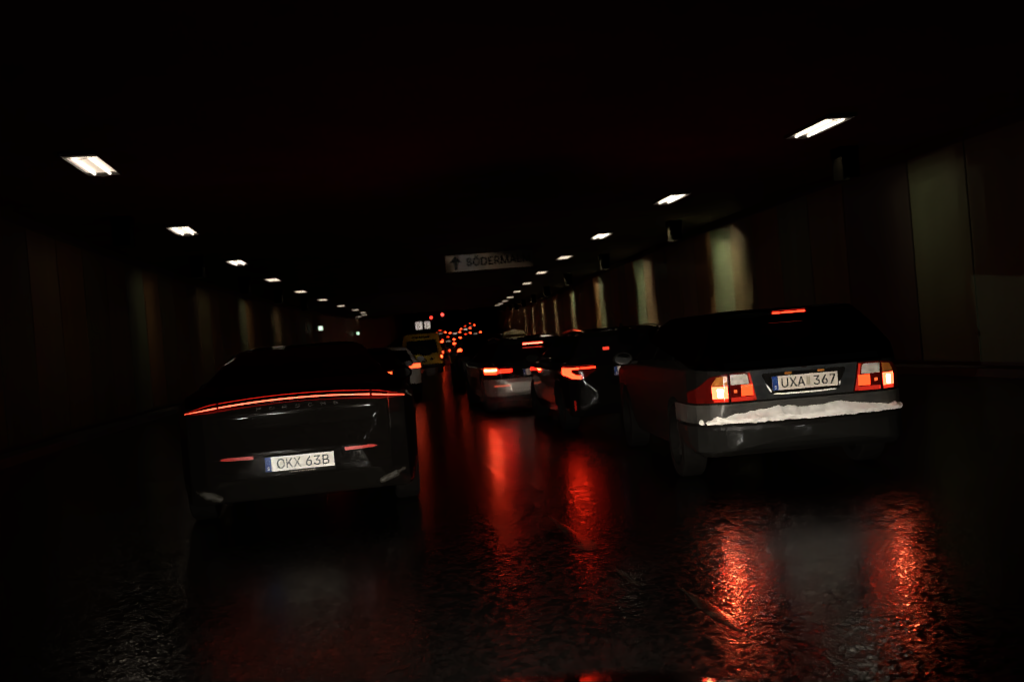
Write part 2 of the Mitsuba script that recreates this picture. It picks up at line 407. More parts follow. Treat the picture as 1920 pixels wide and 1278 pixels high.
class Car:
    def __init__(self, side, plan, rear, wheels, r, W, res=0.075, iters=14, round_side=0.06):
        L = max(p[0] for p in side)
        a = along_x(roundp(sg.Polygon(side), round_side), -W, W)
        b = along_z(roundp(mirror_profile(plan), 0.05), -1, 4)
        c = along_y(roundp(mirror_profile(rear), 0.05), -1, L + 1)
        m = (a ^ b ^ c).refine_to_length(res)
        t = to_trimesh(m)
        trimesh.smoothing.filter_taubin(t, lamb=0.5, nu=0.52, iterations=iters)
        body = to_manifold(t)
        self.full = body
        self.W, self.L, self.r, self.wheels = W, L, r, wheels
        for y in wheels:
            for s in (-1, 1):
                cyl = Manifold.cylinder(0.6, r + .055, r + .055, 40).rotate((0, 90, 0)).translate((W / 2 - .30 if s > 0 else -W / 2 - .30, y, r + .01))
                body = body - cyl
        self.body = body
        self._shells = {}

    def shell(self, t, up=False):
        if (t, up) not in self._shells:
            f = self.full
            m = f.translate((0, -t, 0)) + f.translate((t, 0, 0)) + f.translate((-t, 0, 0)) + f.translate((0, t, 0))
            if up:
                m = m + f.translate((0, 0, t))
            self._shells[(t, up)] = m - f
        return self._shells[(t, up)]

    def rear_panel(self, poly, t=.006, y0=-.3, y1=.8, up=False):
        return to_trimesh(self.shell(t, up) ^ along_y(poly, y0, y1))
    def side_panel(self, poly, s, t=.006, x0=.2):
        return to_trimesh(self.shell(t) ^ along_x(poly, x0 if s > 0 else -3, 3 if s > 0 else -x0))

    def wheel_meshes(self, y, s):
        r, w = self.r, .20
        x = s * (self.W / 2 - .13)
        prof = [(r - .10, -w / 2), (r - .02, -w / 2), (r, -w / 2 + .025), (r, w / 2 - .025), (r - .02, w / 2), (r - .10, w / 2), (r - .11, 0), (r - .10, -w / 2)]
        ty = trimesh.creation.revolve(np.array(prof), sections=36)
        disc = trimesh.creation.cylinder(radius=r - .095, height=.05, sections=30)
        spokes = [box(-.03, .03, 0, r - .10, .02, .045) for _ in range(5)]
        for k, q in enumerate(spokes):
            q.apply_transform(trimesh.transformations.rotation_matrix(k * 2 * math.pi / 5, [0, 0, 1]))
        rim = trimesh.util.concatenate([disc] + spokes)
        out = []
        for m in (ty, rim):
            m.apply_transform(trimesh.transformations.rotation_matrix(math.pi / 2, [0, 1, 0]))
            if s < 0:
                m.apply_transform(trimesh.transformations.rotation_matrix(math.pi, [0, 0, 1]))
            m.apply_translation([x, y, r])
            out.append(m)
        return out

def rect(x0, x1, z0, z1):
    return sg.box(min(x0, x1), z0, max(x0, x1), z1)
def sym(half):
    return mirror_profile(half)
def flip(poly):
    return shapely.affinity.scale(poly, -1, 1, origin=(0, 0))
def car_matrix(x, y, turn, z=0.0):
    return T().translate([x, y, z]).rotate([0, 0, 1], turn)

def build_car(key, car, M, paint, glass='m_glass', windows=(), side_windows=(), windscreen=None, mirrors=None, wheels=True):
    put(key, 'body', ply(to_trimesh(car.body), paint, smooth=38, to_world=M))
    for q in windows:
        put(key, 'rear_window', ply(car.rear_panel(q[0], .004, q[1], q[2], True), glass, smooth=30, to_world=M))
    for q in side_windows:
        for s in (-1, 1):
            put(key, 'side_window', ply(car.side_panel(q, s, .004), glass, smooth=30, to_world=M))
    if windscreen:
        put(key, 'windscreen', ply(car.rear_panel(windscreen[0], .004, windscreen[1], windscreen[2], True), glass, smooth=30, to_world=M))
    if wheels:
        for y in car.wheels:
            for s in (-1, 1):
                a, b = car.wheel_meshes(y, s)
                k = put(key, 'wheel', ply(a, 'm_tyre', smooth=40, to_world=M))
                put(k, 'rim', ply(b, 'm_rim', smooth=30, to_world=M))
    if mirrors:
        my, mx, mz = mirrors
        for s in (-1, 1):
            e = trimesh.creation.icosphere(3)
            e.apply_scale([.11, .075, .075]); 
            v = e.vertices.copy(); v[:, 1] = np.maximum(v[:, 1], -.03); e.vertices = v
            e.apply_translation([s * (mx + .09), my, mz])
            arm = box(*sorted((s * (mx - .06), s * (mx + .02))), my - .02, my + .03, mz - .06, mz - .03)
            k = put(key, 'door_mirror', ply(trimesh.util.concatenate([e, arm]), paint, smooth=40, to_world=M))
            gl = trimesh.creation.cylinder(radius=1, height=.004, sections=24)
            gl.apply_transform(trimesh.transformations.rotation_matrix(math.pi / 2, [1, 0, 0])); gl.apply_scale([.085, 1, .055])
            gl.apply_translation([s * (mx + .09), my - .033, mz])
            put(k, 'mirror_glass', ply(gl, 'm_mirror', to_world=M))

def plate(key, M, x, y, z, word, tilt=0.0, stars=True, frame_text=None, words=None, face='m_plate_white'):
    """number plate 520 x 110 mm facing -y"""
    R = M @ T().translate([x, y, z]).rotate([1, 0, 0], tilt)
    k = put(key, 'number_plate', ply(box(-.26, .26, 0, .004, -.055, .055), face, to_world=R))
    put(k, 'holder', ply(box(-.268, .268, .0045, .02, -.078, .062), 'm_plastic', to_world=R))
    put(k, 'country_band', ply(box(-.2595, -.215, -.0012, -.0002, -.0545, .0545), 'm_plate_blue', to_world=R))
    x0, gap = -.19, .02
    for part, px, pw in words or ((word[:3], -.175, .185), (word[3:], .055, .185)):
        put(k, 'lettering', ply(upright(text(part, .072, .0012, pw, False), px, -.036, -.0003), 'm_letter_black', to_world=R))
    put(k, 'country_letter', ply(upright(text('S', .024, .001, .019, True), -.247, -.043, -.0014), 'm_letter_white', to_world=R))
    st = []
    for i in range(12):
        a = i * math.pi / 6
        d = trimesh.creation.cylinder(radius=.0022, height=.001, sections=6)
        d.apply_transform(trimesh.transformations.rotation_matrix(math.pi / 2, [1, 0, 0]))
        d.apply_translation([-.237 + .0145 * math.cos(a), -.0018, .02 + .0145 * math.sin(a)])
        st.append(d)
    put(k, 'star_ring', ply(trimesh.util.concatenate(st), 'm_star', to_world=R))
    if frame_text:
        put(k, 'frame_lettering', ply(upright(text(frame_text, .0105, .001, .20), -.085, -.073, .0041), 'm_letter_dim', to_world=R))
    return k

def arc_band(f, x0, x1, lo, hi, n=24, end=.86):
    xs = np.linspace(x0, x1, n)
    k = lambda x: min(1.0, max(.12, (end - abs(x)) / .22) ** .7)
    return sg.Polygon([(x, f(x) + lo * k(x)) for x in xs] + [(x, f(x) + hi * k(x)) for x in xs[::-1]])

# ================================================================== 1. black coupe with the full-width light bar
side = [(.14, .22), (.02, .40), (.0, .60), (.03, .78), (.035, .90), (.0, .97), (.0, 1.02), (.07, 1.055), (.42, 1.12), (1.0, 1.275), (1.6, 1.39), (2.2, 1.425), (2.8, 1.37), (3.6, 1.02), (4.5, .84), (4.9, .62), (4.95, .40), (4.8, .20), (2.5, .17)]
plan = [(.0, 0), (.45, .0), (.70, .05), (.84, .17), (.93, .42), (.975, .85), (.965, 1.5), (.93, 2.4), (.95, 3.6), (.955, 4.0), (.90, 4.5), (.70, 4.85), (.4, 4.95), (0, 4.97)]
rear = [(.84, .17), (.90, .30), (.965, .50), (.98, .72), (.97, .88), (.93, .98), (.83, 1.06), (.73, 1.12), (.585, 1.36), (.50, 1.41), (.3, 1.435), (0, 1.44)]
coupe = Car(side, plan, rear, (.98, 3.88), .355, 1.96, res=.06, iters=10)
M1 = car_matrix(-1.70, 7.65, 9.8)
k1 = thing('black_coupe', 'glossy black low coupe with a full-width red light bar across its tail', 'car')
build_car(k1, coupe, M1, 'm_black_paint',
          windows=[(sym([(.0, 1.135), (.55, 1.135), (.63, 1.16), (.50, 1.375), (0, 1.385)]), .2, 2.0)],
          side_windows=[roundp(sg.Polygon([(1.0, 1.10), (3.2, 1.05), (2.75, 1.30), (2.0, 1.375), (1.5, 1.33)]), .03)],
          windscreen=(sym([(0, 1.03), (.70, 1.05), (.52, 1.35), (0, 1.37)]), 2.6, 3.9), mirrors=(3.15, .93, 1.04))
zc = lambda x: 0.995 - 0.030 * abs(x / .6) ** 2.1
lens = coupe.rear_panel(arc_band(zc, -.855, .855, -.034, .042), .005)
bar = put(k1, 'light_bar', ply(lens, 'm_red_lens', smooth=30, to_world=M1), 'thin red lens running the whole width of the tail')
for x0, x1 in ((-.85, -.588), (-.572, .572), (.588, .85)):
    put(bar, 'light_line', ply(coupe.rear_panel(arc_band(zc, x0, x1, -.007, .006), .008), 'm_red_lens', to_world=M1, emitter=glow(2.4, .32, .16, 5 if x1 - x0 > 1 else 1.5)))
    put(bar, 'thin_line', ply(coupe.rear_panel(arc_band(zc, x0, x1, .028, .034), .007), 'm_red_lens', to_world=M1, emitter=glow(.60, .010, .005, .5)))
    put(bar, 'thin_line', ply(coupe.rear_panel(arc_band(zc, x0, x1, -.030, -.027), .007), 'm_red_lens', to_world=M1, emitter=glow(.22, .004, .003, .2)))
for i, c in enumerate('PORSCHE'):
    put(k1, 'letter', ply(upright(text(c, .026, .004, .034 if c != 'O' else .04, False), -.30 + i * .0975, .918, .018), 'm_dark_chrome', to_world=M1))
plate(k1, M1, .0, -.03, .505, 'OKX63B', tilt=-2.5, face='m_plate_gloss', words=(('OKX', -.176, .178), ('63B', .036, .176)), frame_text='Porsche Center Danderyd')
ref = sg.Polygon([(.345, .553), (.345, .580), (.56, .580), (.60, .567), (.56, .558)])
for q in (ref, flip(ref)):
    put(k1, 'reflector', ply(coupe.rear_panel(q, .006), 'm_red_reflector', to_world=M1))
put(k1, 'diffuser', ply(coupe.rear_panel(sym([(0, .20), (.60, .20), (.66, .33), (.60, .40), (0, .40)]), .008), 'm_plastic', smooth=30, to_world=M1))
for q in (rect(-.70, .70, .455, .459), rect(-.62, .62, .405, .409)):
    put(k1, 'trim_line', ply(coupe.rear_panel(q, .011), 'm_black_paint', to_world=M1))

def lump(pts, radii, amp=.25, seed=0, sub=3):
    """irregular clump of snow or slush: hull of spheres, roughened"""
    hs = []
    for p, r in zip(pts, radii):
        hs.append(Manifold.sphere(r, 16).translate(tuple(p)))
    m = hs[0] if len(hs) == 1 else Manifold()
    for a, b in zip(hs[:-1], hs[1:]):
        m = m + Manifold.batch_hull([a, b])
    t = to_trimesh(m.refine_to_length(min(radii) * .45))
    n = t.vertex_normals
    t.vertices = t.vertices + n * ((meshkit.fbm(t.vertices * 28, 3, seed) - .5) * 2 * amp * min(radii))[:, None]
    return t
for s, z in ((1, .33), (-1, .31)):
    put(k1, 'slush', ply(lump([(s * .62, .06, z - .04), (s * .72, .10, z + .0), (s * .80, .17, z + .03)], [.022, .035, .022], .6, 3), 'm_slush', smooth=True, to_world=M1), 'dirty slush stuck under the bumper corner')

# ================================================================== 2. dark grey estate with snow on its bumper
side = [(.16, .24), (.02, .33), (-.02, .38), (-.02, .455), (.01, .495), (.10, .505), (.075, .64), (.06, .78), (.06, .90), (.10, .96), (.30, 1.26), (.36, 1.325), (.30, 1.35), (.42, 1.375), (1.6, 1.39), (2.35, 1.36), (3.05, .99), (3.9, .86), (4.3, .70), (4.38, .45), (4.3, .22)]
plan = [(0, -.02), (.2, -.012), (.38, .008), (.52, .038), (.64, .078), (.74, .14), (.81, .23), (.845, .42), (.865, 1.2), (.865, 3.2), (.84, 3.9), (.70, 4.25), (.4, 4.38), (0, 4.40)]
rear = [(.78, .2), (.84, .35), (.86, .60), (.865, .80), (.84, .93), (.78, 1.0), (.61, 1.30), (.52, 1.37), (0, 1.40)]
estate = Car(side, plan, rear, (.92, 3.45), .315, 1.79, res=.055, iters=8, round_side=.02)
M2 = car_matrix(2.25, 7.72, 3.0)
k2 = thing('grey_estate_car', 'dark grey estate car with a strip of snow lying on its rear bumper', 'car')
build_car(k2, estate, M2, 'm_saloon_side',
          windows=[(sym([(0, .985), (.66, .985), (.54, 1.30), (0, 1.31)]), -.1, .6)],
          side_windows=[roundp(sg.Polygon([(.35, 1.0), (1.1, .99), (1.1, 1.33), (.55, 1.33)]), .03), roundp(sg.Polygon([(1.18, .99), (2.0, .985), (2.0, 1.34), (1.18, 1.335)]), .03),
                        roundp(sg.Polygon([(2.06, .985), (2.95, .98), (2.45, 1.30), (2.06, 1.34)]), .03)],
          windscreen=(sym([(0, 1.0), (.70, 1.0), (.56, 1.33), (0, 1.36)]), 2.2, 3.2), mirrors=(2.75, .88, 1.0))
# tailgate skin, with the plate recess cut out
recess = roundp(sg.Polygon([(-.345, .872), (-.262, .712), (-.235, .70), (.235, .70), (.262, .712), (.345, .872)]), .015)
gate = sym([(0, .67), (.383, .67), (.43, .905), (.61, .93), (.61, .975), (0, .975)]).difference(recess)
put(k2, 'tailgate', ply(estate.rear_panel(gate, .016), 'm_saloon_rear', smooth=30, to_world=M2))
put(k2, 'tailgate_edge', ply(estate.rear_panel(rect(-.655, .655, .905, .93), .020, -.3, .5), 'm_dark_paint', smooth=30, to_world=M2))
put(k2, 'plate_recess', ply(estate.rear_panel(recess, .002), 'm_plastic', to_world=M2))
put(k2, 'bumper_top', ply(estate.rear_panel(rect(-.88, .88, .51, .655), .018), 'm_grey_dirty', smooth=30, to_world=M2), 'dirty light grey strip below the tailgate')
bump = put(k2, 'bumper', ply(estate.rear_panel(rect(-.92, .92, .28, .485), .022, -.3, .75), 'm_saloon_grey', smooth=30, to_world=M2))
put(bump, 'rub_strip', ply(estate.rear_panel(rect(-.80, .80, .455, .48), .030), 'm_black_dull', smooth=30, to_world=M2))
plate(k2, M2, .0, .030, .788, 'UXA367', words=(('UXA', -.195, .185), ('367', .062, .172)))
pl = scene[f'{k2}__number_plate']
sticker = put(f'{k2}__number_plate', 'sticker', ply(box(.010, .040, -.0015, -.0003, -.030, .036), 'm_letter_dim', to_world=pl['to_world']))
for s in (-1, 1):
    put(k2, 'plate_lamp', ply(lump([(s * .13 - .02, .028, .862), (s * .13 + .02, .028, .862)], [.010, .010], .0), 'm_amber_lens', smooth=True, to_world=M2))
badge = trimesh.creation.cylinder(radius=.034, height=.008, sections=28)
badge.apply_transform(trimesh.transformations.rotation_matrix(math.pi / 2, [1, 0, 0])); badge.apply_translation([.0, .038, .925])
put(k2, 'badge', ply(badge, 'm_dark_chrome', smooth=30, to_world=M2))
# tail lamps: red cluster; amber and clear windows; the lit chambers
BR = (42.0, .70, .27)
def estate_lamp(s):
    q = (lambda p: shapely.affinity.scale(p, .91, 1, origin=(0, 0))) if s < 0 else (lambda p: flip(shapely.affinity.scale(p, .945, 1, origin=(0, 0))))
    lamp = put(k2, 'tail_light', ply(estate.rear_panel(q(roundp(sg.Polygon([(-.97, .668), (-.658, .668), (-.658, .895), (-.80, .87), (-.88, .80), (-.97, .72)]), .012)), .012, -.3, .40), 'm_red_lens', smooth=30, to_world=M2))
    lamp2 = put(k2, 'tail_light', ply(estate.rear_panel(q(roundp(sg.Polygon([(-.646, .668), (-.415, .668), (-.462, .893), (-.646, .893)]), .008)), .012), 'm_red_lens', smooth=30, to_world=M2))
    lit = 1.0 if s < 0 else .8
    put(lamp, 'brake_lamp', ply(estate.rear_panel(q(rect(-.79, -.668, .700, .797)), .016, -.3, .4), 'm_red_lens', to_world=M2, emitter=glow(BR[0] * lit, BR[1] * lit, BR[2] * lit, 8)))
    put(lamp, 'bulb', ply(estate.rear_panel(q(roundp(rect(-.752, -.705, .708, .782), .015)), .020, -.3, .4), 'm_red_lens', to_world=M2, emitter=glow(110 * lit, 22 * lit, 8 * lit, 6)))
    put(lamp, 'lower_glow', ply(estate.rear_panel(q(rect(-.782, -.668, .674, .697)), .015, -.3, .4), 'm_red_lens', to_world=M2, emitter=glow(.75, .035, .015, .4)))
    put(lamp, 'indicator', ply(estate.rear_panel(q(sg.Polygon([(-.795, .803), (-.668, .803), (-.668, .878), (-.75, .868)])), .015, -.3, .4), 'm_amber_lens', to_world=M2))
    put(lamp2, 'reversing_lamp', ply(estate.rear_panel(q(sg.Polygon([(-.642, .803), (-.48, .803), (-.493, .870), (-.51, .882), (-.642, .882)])), .016), 'm_clear_lens', smooth=30, to_world=M2))
    put(lamp2, 'tail_lamp', ply(estate.rear_panel(q(rect(-.553, -.452, .712, .797)), .016), 'm_red_lens', to_world=M2, emitter=glow(4.0, .165, .035, 1.5)))
    put(lamp2, 'small_lamp', ply(estate.rear_panel(q(rect(-.617, -.59, .74, .765)), .017), 'm_red_lens', to_world=M2, emitter=glow(1.1, .16, .04, .2)))
    put(lamp2, 'lower_glow', ply(estate.rear_panel(q(rect(-.642, -.45, .674, .705)), .015), 'm_red_lens', to_world=M2, emitter=glow(.48, .02, .010, .4)))
    put(lamp2, 'inner_glow', ply(estate.rear_panel(q(sg.Polygon([(-.445, .680), (-.422, .676), (-.468, .888), (-.486, .882)])), .015), 'm_red_lens', to_world=M2, emitter=glow(.40, .02, .01, .2)))
estate_lamp(-1); estate_lamp(1)
sp = put(k2, 'spoiler_lamp', ply(box(-.15, .15, .27, .30, 1.322, 1.358), 'm_red_lens', to_world=M2))
for x0, x1 in ((-.14, -.078), (-.068, .045), (.052, .128)):
    put(sp, 'light_line', ply(box(x0, x1, .264, .2695, 1.326, 1.341), 'm_red_lens', to_world=M2, emitter=glow(4.5, .16, .06, .8)))
    put(sp, 'thin_line', ply(box(x0, x1, .266, .2695, 1.348, 1.353), 'm_red_lens', to_world=M2, emitter=glow(.45, .012, .006, .2)))
# snow: a ridge along the bumper, and a lip in the plate recess
xs = np.linspace(-.765, .80, 41)
rng = np.random.default_rng(4)
pts, rad = [], []
for i, x in enumerate(xs):
    yb = 0.045 + .9 * max(0, abs(x) - .25) ** 2.2 * .6
    r = .050 + .005 * math.sin(i * .55) + rng.uniform(-.004, .004)
    if i in (0, 40): r *= .35
    if i in (1, 39): r *= .7
    pts.append((x, yb - .012, .503 + r * .72)); rad.append(r)
sn = Manifold()
for i in range(len(xs) - 1):
    sn = sn + Manifold.batch_hull([Manifold.sphere(rad[k] * .5, 12).translate((pts[k][0], pts[k][1] - .02, .500 + rad[k] * .5)) for k in (i, i + 1)]
                                  + [Manifold.sphere(rad[k] * .42, 12).translate((pts[k][0], pts[k][1] + .035, .502 + rad[k] * 1.5)) for k in (i, i + 1)])
sn = to_trimesh(sn.refine_to_length(.010))
d = .55 * (meshkit.fbm(sn.vertices * [16, 30, 34], 3, 3) - .5) + .55 * (meshkit.fbm(sn.vertices * 70, 2, 9) - .5)
sn.vertices = sn.vertices + sn.vertex_normals * (d * .026)[:, None]
put(k2, 'snow', ply(sn, 'm_snow', smooth=True, to_world=M2), 'white ridge of snow along the bumper')
cr = [lump([(-.82, .22, .503)], [.018], .6, 5), lump([(-.80, .19, .52)], [.022], .6, 6), lump([(-.81, .19, .496)], [.012], .6, 7), lump([(.81, .19, .525), (.83, .23, .51)], [.02, .012], .6, 8)]
for q in cr[1:2] + cr[3:]:
    put(k2, 'snow_crumb', ply(q, 'm_snow', smooth=True, to_world=M2))
lip = [(-.325, .05, .82), (-.275, .046, .735), (-.24, .046, .712), (-.1, .046, .706), (.1, .046, .706), (.24, .046, .714), (.272, .046, .742), (.285, .05, .765)]
put(k2, 'snow_lip', ply(lump(lip, [.003, .009, .012, .010, .011, .012, .010, .004], .35, 2), 'm_snow', smooth=True, to_world=M2), 'thin line of snow below the number plate')

# ================================================================== 3. black hatchback with hooked tail lamps
side = [(.14, .22), (.0, .38), (.0, .58), (.05, .70), (.06, .86), (.10, .92), (.30, 1.22), (.42, 1.31), (1.2, 1.355), (2.1, 1.31), (2.9, .98), (3.7, .82), (4.0, .62), (4.05, .4), (3.9, .2)]
plan = [(0, 0), (.5, .01), (.74, .08), (.84, .22), (.885, .6), (.89, 2.2), (.87, 3.3), (.72, 3.9), (.4, 4.04), (0, 4.06)]
rearp = [(.80, .2), (.87, .35), (.89, .62), (.885, .82), (.85, .93), (.76, 1.0), (.60, 1.27), (.48, 1.345), (0, 1.365)]
hatch = Car(side, plan, rearp, (.82, 3.3), .32, 1.78, res=.07, iters=8)
HATCH_WINDOWS = dict(windows=[(sym([(0, .955), (.68, .955), (.55, 1.255), (0, 1.275)]), -.1, .6)],
                     side_windows=[roundp(sg.Polygon([(.55, .96), (1.45, .95), (1.45, 1.29), (.75, 1.25)]), .03), roundp(sg.Polygon([(1.52, .95), (2.7, .94), (2.1, 1.25), (1.52, 1.29)]), .03)],
                     windscreen=(sym([(0, .99), (.70, .99), (.55, 1.26), (0, 1.29)]), 2.0, 3.1))
M3 = car_matrix(1.56, 13.0, 7.5)
k3 = thing('dark_hatchback', 'black hatchback with hook-shaped red tail lamps ahead of the grey estate car', 'car')
build_car(k3, hatch, M3, 'm_black_paint', mirrors=(2.6, .86, .98), **HATCH_WINDOWS)
def hook_lamp(s):
    q = (lambda p: p) if s < 0 else flip
    base = put(k3, 'tail_light', ply(hatch.rear_panel(q(roundp(sg.Polygon([(-.95, .875), (-.50, .875), (-.50, .81), (-.70, .70), (-.84, .70), (-.95, .78)]), .01)), .006, -.3, .45), 'm_red_lens', smooth=30, to_world=M3))
    hook = sg.Polygon([(-.94, .862), (-.715, .862), (-.715, .838), (-.80, .835), (-.805, .80), (-.76, .765), (-.70, .752), (-.70, .708), (-.80, .715), (-.88, .77), (-.94, .80)])
    put(base, 'light_hook', ply(hatch.rear_panel(q(hook), .010, -.3, .45), 'm_red_lens', to_world=M3, emitter=glow(13.0, .27, .08, 6)))
    put(base, 'light_line', ply(hatch.rear_panel(q(rect(-.70, -.50, .838, .862)), .010, -.3, .45), 'm_red_lens', to_world=M3, emitter=glow(8.0, .13, .04, 2)))
    put(base, 'thin_line', ply(hatch.rear_panel(q(rect(-.93, -.52, .880, .884)), .008, -.3, .45), 'm_red_lens', to_world=M3, emitter=glow(.35, .01, .006, .3)))
    put(k3, 'reflector', ply(hatch.rear_panel(q(rect(-.80, -.78, .30, .43)), .010, -.3, .45), 'm_red_reflector', to_world=M3))
hook_lamp(-1); hook_lamp(1)
fin = sg.Polygon([(-.09, 0), (.09, 0), (.0, .06), (-.03, .065)])
put(k3, 'aerial', ply(trimesh.creation.extrude_polygon(fin, .03).apply_transform(np.array([[0, 0, 1, -.015], [1, 0, 0, .55], [0, 1, 0, 1.325], [0, 0, 0, 1.0]])), 'm_black_paint', to_world=M3))
for s in (-1, 1):
    put(k3, 'roof_rail', ply(tube([(s * .53, .6, 1.335), (s * .54, 1.2, 1.368), (s * .53, 2.0, 1.335)], .012), 'm_chrome', smooth=40, to_world=M3))
put(k3, 'brake_lamp', ply(box(-.35, -.27, .18, .21, 1.06, 1.10), 'm_red_lens', to_world=M3, emitter=glow(1.0, .06, .03, .3)))  # added here for a farther car's red lamp seen through the glass
plate(k3, M3, 0, .02, .78, 'JRD29K')

# ================================================================== 4. taxi with roof sign
side = [(.14, .20), (.0, .36), (.0, .52), (.05, .60), (.06, .82), (.10, .88), (.42, 1.22), (.55, 1.30), (1.4, 1.345), (2.5, 1.32), (3.4, .96), (4.3, .82), (4.75, .6), (4.8, .4), (4.6, .2)]
plan = [(0, 0), (.5, .01), (.76, .08), (.87, .24), (.91, .6), (.92, 2.4), (.90, 3.9), (.74, 4.6), (.4, 4.79), (0, 4.81)]
rear4 = [(.82, .2), (.89, .35), (.915, .60), (.91, .80), (.86, .90), (.78, .97), (.62, 1.25), (.50, 1.33), (0, 1.355)]
wagon = Car(side, plan, rear4, (.95, 3.85), .33, 1.84, res=.075, iters=8)
M4 = car_matrix(.42, 17.9, 8.5)
k4 = thing('taxi', 'dark taxi with a lit brake strip, silver rear bumper and a roof sign', 'car')
build_car(k4, wagon, M4, 'm_dark_paint', mirrors=(3.2, .88, .98),
          windows=[(sym([(0, .925), (.69, .925), (.56, 1.20), (0, 1.215)]), -.1, .7)],
          side_windows=[roundp(sg.Polygon([(.6, .93), (1.7, .92), (1.7, 1.28), (.9, 1.25)]), .03), roundp(sg.Polygon([(1.78, .92), (3.1, .92), (2.5, 1.24), (1.78, 1.29)]), .03)],
          windscreen=(sym([(0, .97), (.72, .97), (.57, 1.25), (0, 1.28)]), 2.3, 3.6))
put(k4, 'bumper', ply(wagon.rear_panel(rect(-.95, .95, .30, .60), .014, -.3, .6), 'm_silver', smooth=30, to_world=M4), 'silver rear bumper')
for s in (-1, 1):
    q = (lambda p: p) if s < 0 else flip
    base = put(k4, 'tail_light', ply(wagon.rear_panel(q(roundp(sg.Polygon([(-.97, .69), (-.46, .705), (-.44, .80), (-.70, .82), (-.97, .82)]), .01)), .006, -.3, .5), 'm_red_lens', smooth=30, to_world=M4))
    put(base, 'brake_lamp', ply(wagon.rear_panel(q(rect(-.92, -.735, .755, .787)), .012, -.3, .5), 'm_red_lens', to_world=M4, emitter=glow(130, 7.0, 2.5, 12)))
    for z0, z1 in ((.797, .813), (.729, .747), (.700, .718)):
        put(base, 'light_line', ply(wagon.rear_panel(q(rect(-.94, -.735, z0, z1)), .010, -.3, .5), 'm_red_lens', to_world=M4, emitter=glow(34.0, .26, .07, 3)))
    for z0, z1, a in ((.757, .775, 7.0), (.718, .738, 7.0)):
        put(base, 'light_line', ply(wagon.rear_panel(q(sg.Polygon([(-.72, z0), (-.47, z0), (-.455, z1), (-.72, z1)])), .010, -.3, .5), 'm_red_lens', to_world=M4, emitter=glow(a * 4.5, .15, .05, 2)))
    put(k4, 'reflector', ply(wagon.rear_panel(q(rect(-.80, -.52, .475, .492)), .020, -.3, .5), 'm_red_lens', to_world=M4, emitter=glow(.9, .10, .04, .3)))  # reflector glows by itself, in place of light thrown back
    ring = sg.Point(0, 0).buffer(1.0)
    ell = shapely.affinity.translate(shapely.affinity.scale(ring, .14, .042), s * .60, .335)
    el2 = shapely.affinity.translate(shapely.affinity.scale(ring, .125, .030), s * .60, .335)
    m_out = wagon.shell(.024) ^ along_y(ell, -.3, .5)
    m_in = along_y(el2, -.4, .6)
    e_ = put(k4, 'exhaust_pipe', ply(to_trimesh(m_out - m_in), 'm_chrome', to_world=M4))
    put(k4, 'chrome_strip', ply(wagon.rear_panel(q(sg.Polygon([(-.80, .372), (-.0005, .392), (-.0005, .404), (-.80, .384)])), .020, -.3, .4), 'm_chrome', to_world=M4))
    put(k4, 'roof_rail', ply(tube([(s * .55, .7, 1.315), (s * .56, 1.5, 1.355), (s * .55, 2.4, 1.325)], .013), 'm_chrome', smooth=40, to_world=M4))
hb = put(k4, 'high_brake_lamp', ply(box(-.20, .20, .33, .40, 1.175, 1.235), 'm_plastic', to_world=M4))
put(hb, 'light_line', ply(box(-.185, .185, .322, .3295, 1.190, 1.210), 'm_red_lens', to_world=M4, emitter=glow(20, .9, .5, 3)))
put(hb, 'thin_line', ply(box(-.185, .185, .324, .3295, 1.222, 1.229), 'm_red_lens', to_world=M4, emitter=glow(1.2, .06, .03, .3)))
plate(k4, M4, 0, .035, .70, 'BUL51T')
ts = thing('taxi_sign', 'pale yellow wedge-shaped taxi sign with black lettering on the taxi roof', 'sign')
tr = trimesh.creation.extrude_polygon(sg.Polygon([(-.24, 0), (.24, 0), (.20, .11), (.10, .125), (-.10, .125), (-.20, .11)]), .10)
put(ts, 'case', ply(upright(tr, 0, 1.352, 2.55), 'm_taxi_sign', to_world=M4))
put(ts, 'lettering', ply(upright(text('STOCKHOLM', .032, .003, .34, True), -.17, 1.420, 2.4485), 'm_letter_black', to_world=M4))
put(ts, 'number', ply(upright(text('514', .042, .003, .10, True), -.05, 1.368, 2.4485), 'm_letter_black', to_world=M4))
put(ts, 'cap', ply(upright(trimesh.creation.extrude_polygon(sg.Polygon([(-.06, 0), (.06, 0), (.03, .022), (-.03, .022)]), .06), 0, 1.4775, 2.53), 'm_letter_dim', to_world=M4))

# ================================================================== 5, 6. small cars ahead of the coupe
M5 = car_matrix(-2.82, 18.5, 8.0)
k5 = thing('black_hatchback', 'black hatchback hidden behind the right shoulder of the black coupe', 'car')
build_car(k5, hatch, M5, 'm_black_paint', mirrors=(2.6, .86, .98), **HATCH_WINDOWS)
for s in (-1, 1):
    q = (lambda p: p) if s < 0 else flip
    base = put(k5, 'tail_light', ply(hatch.rear_panel(q(rect(-.95, -.45, .80, .93)), .006, -.3, .5), 'm_red_lens', smooth=30, to_world=M5))
    put(base, 'brake_lamp', ply(hatch.rear_panel(q(roundp(rect(-.80, -.66, .83, .90), .02)), .010, -.3, .5), 'm_red_lens', to_world=M5, emitter=glow(5, .30, .08, .8)))
    put(base, 'tail_lamp', ply(hatch.rear_panel(q(roundp(rect(-.62, -.46, .835, .885), .02)), .010, -.3, .5), 'm_red_lens', to_world=M5, emitter=glow(5, .30, .08, .8)))
    put(base, 'indicator', ply(hatch.rear_panel(q(roundp(rect(-.87, -.845, .835, .87), .005)), .010, -.3, .5), 'm_red_lens', to_world=M5, emitter=glow(2.0, .30, .10, .2)))
M6 = car_matrix(-3.15, 24.4, 7.0)
k6 = thing('white_hatchback', 'white hatchback between the black coupe and the yellow van', 'car')
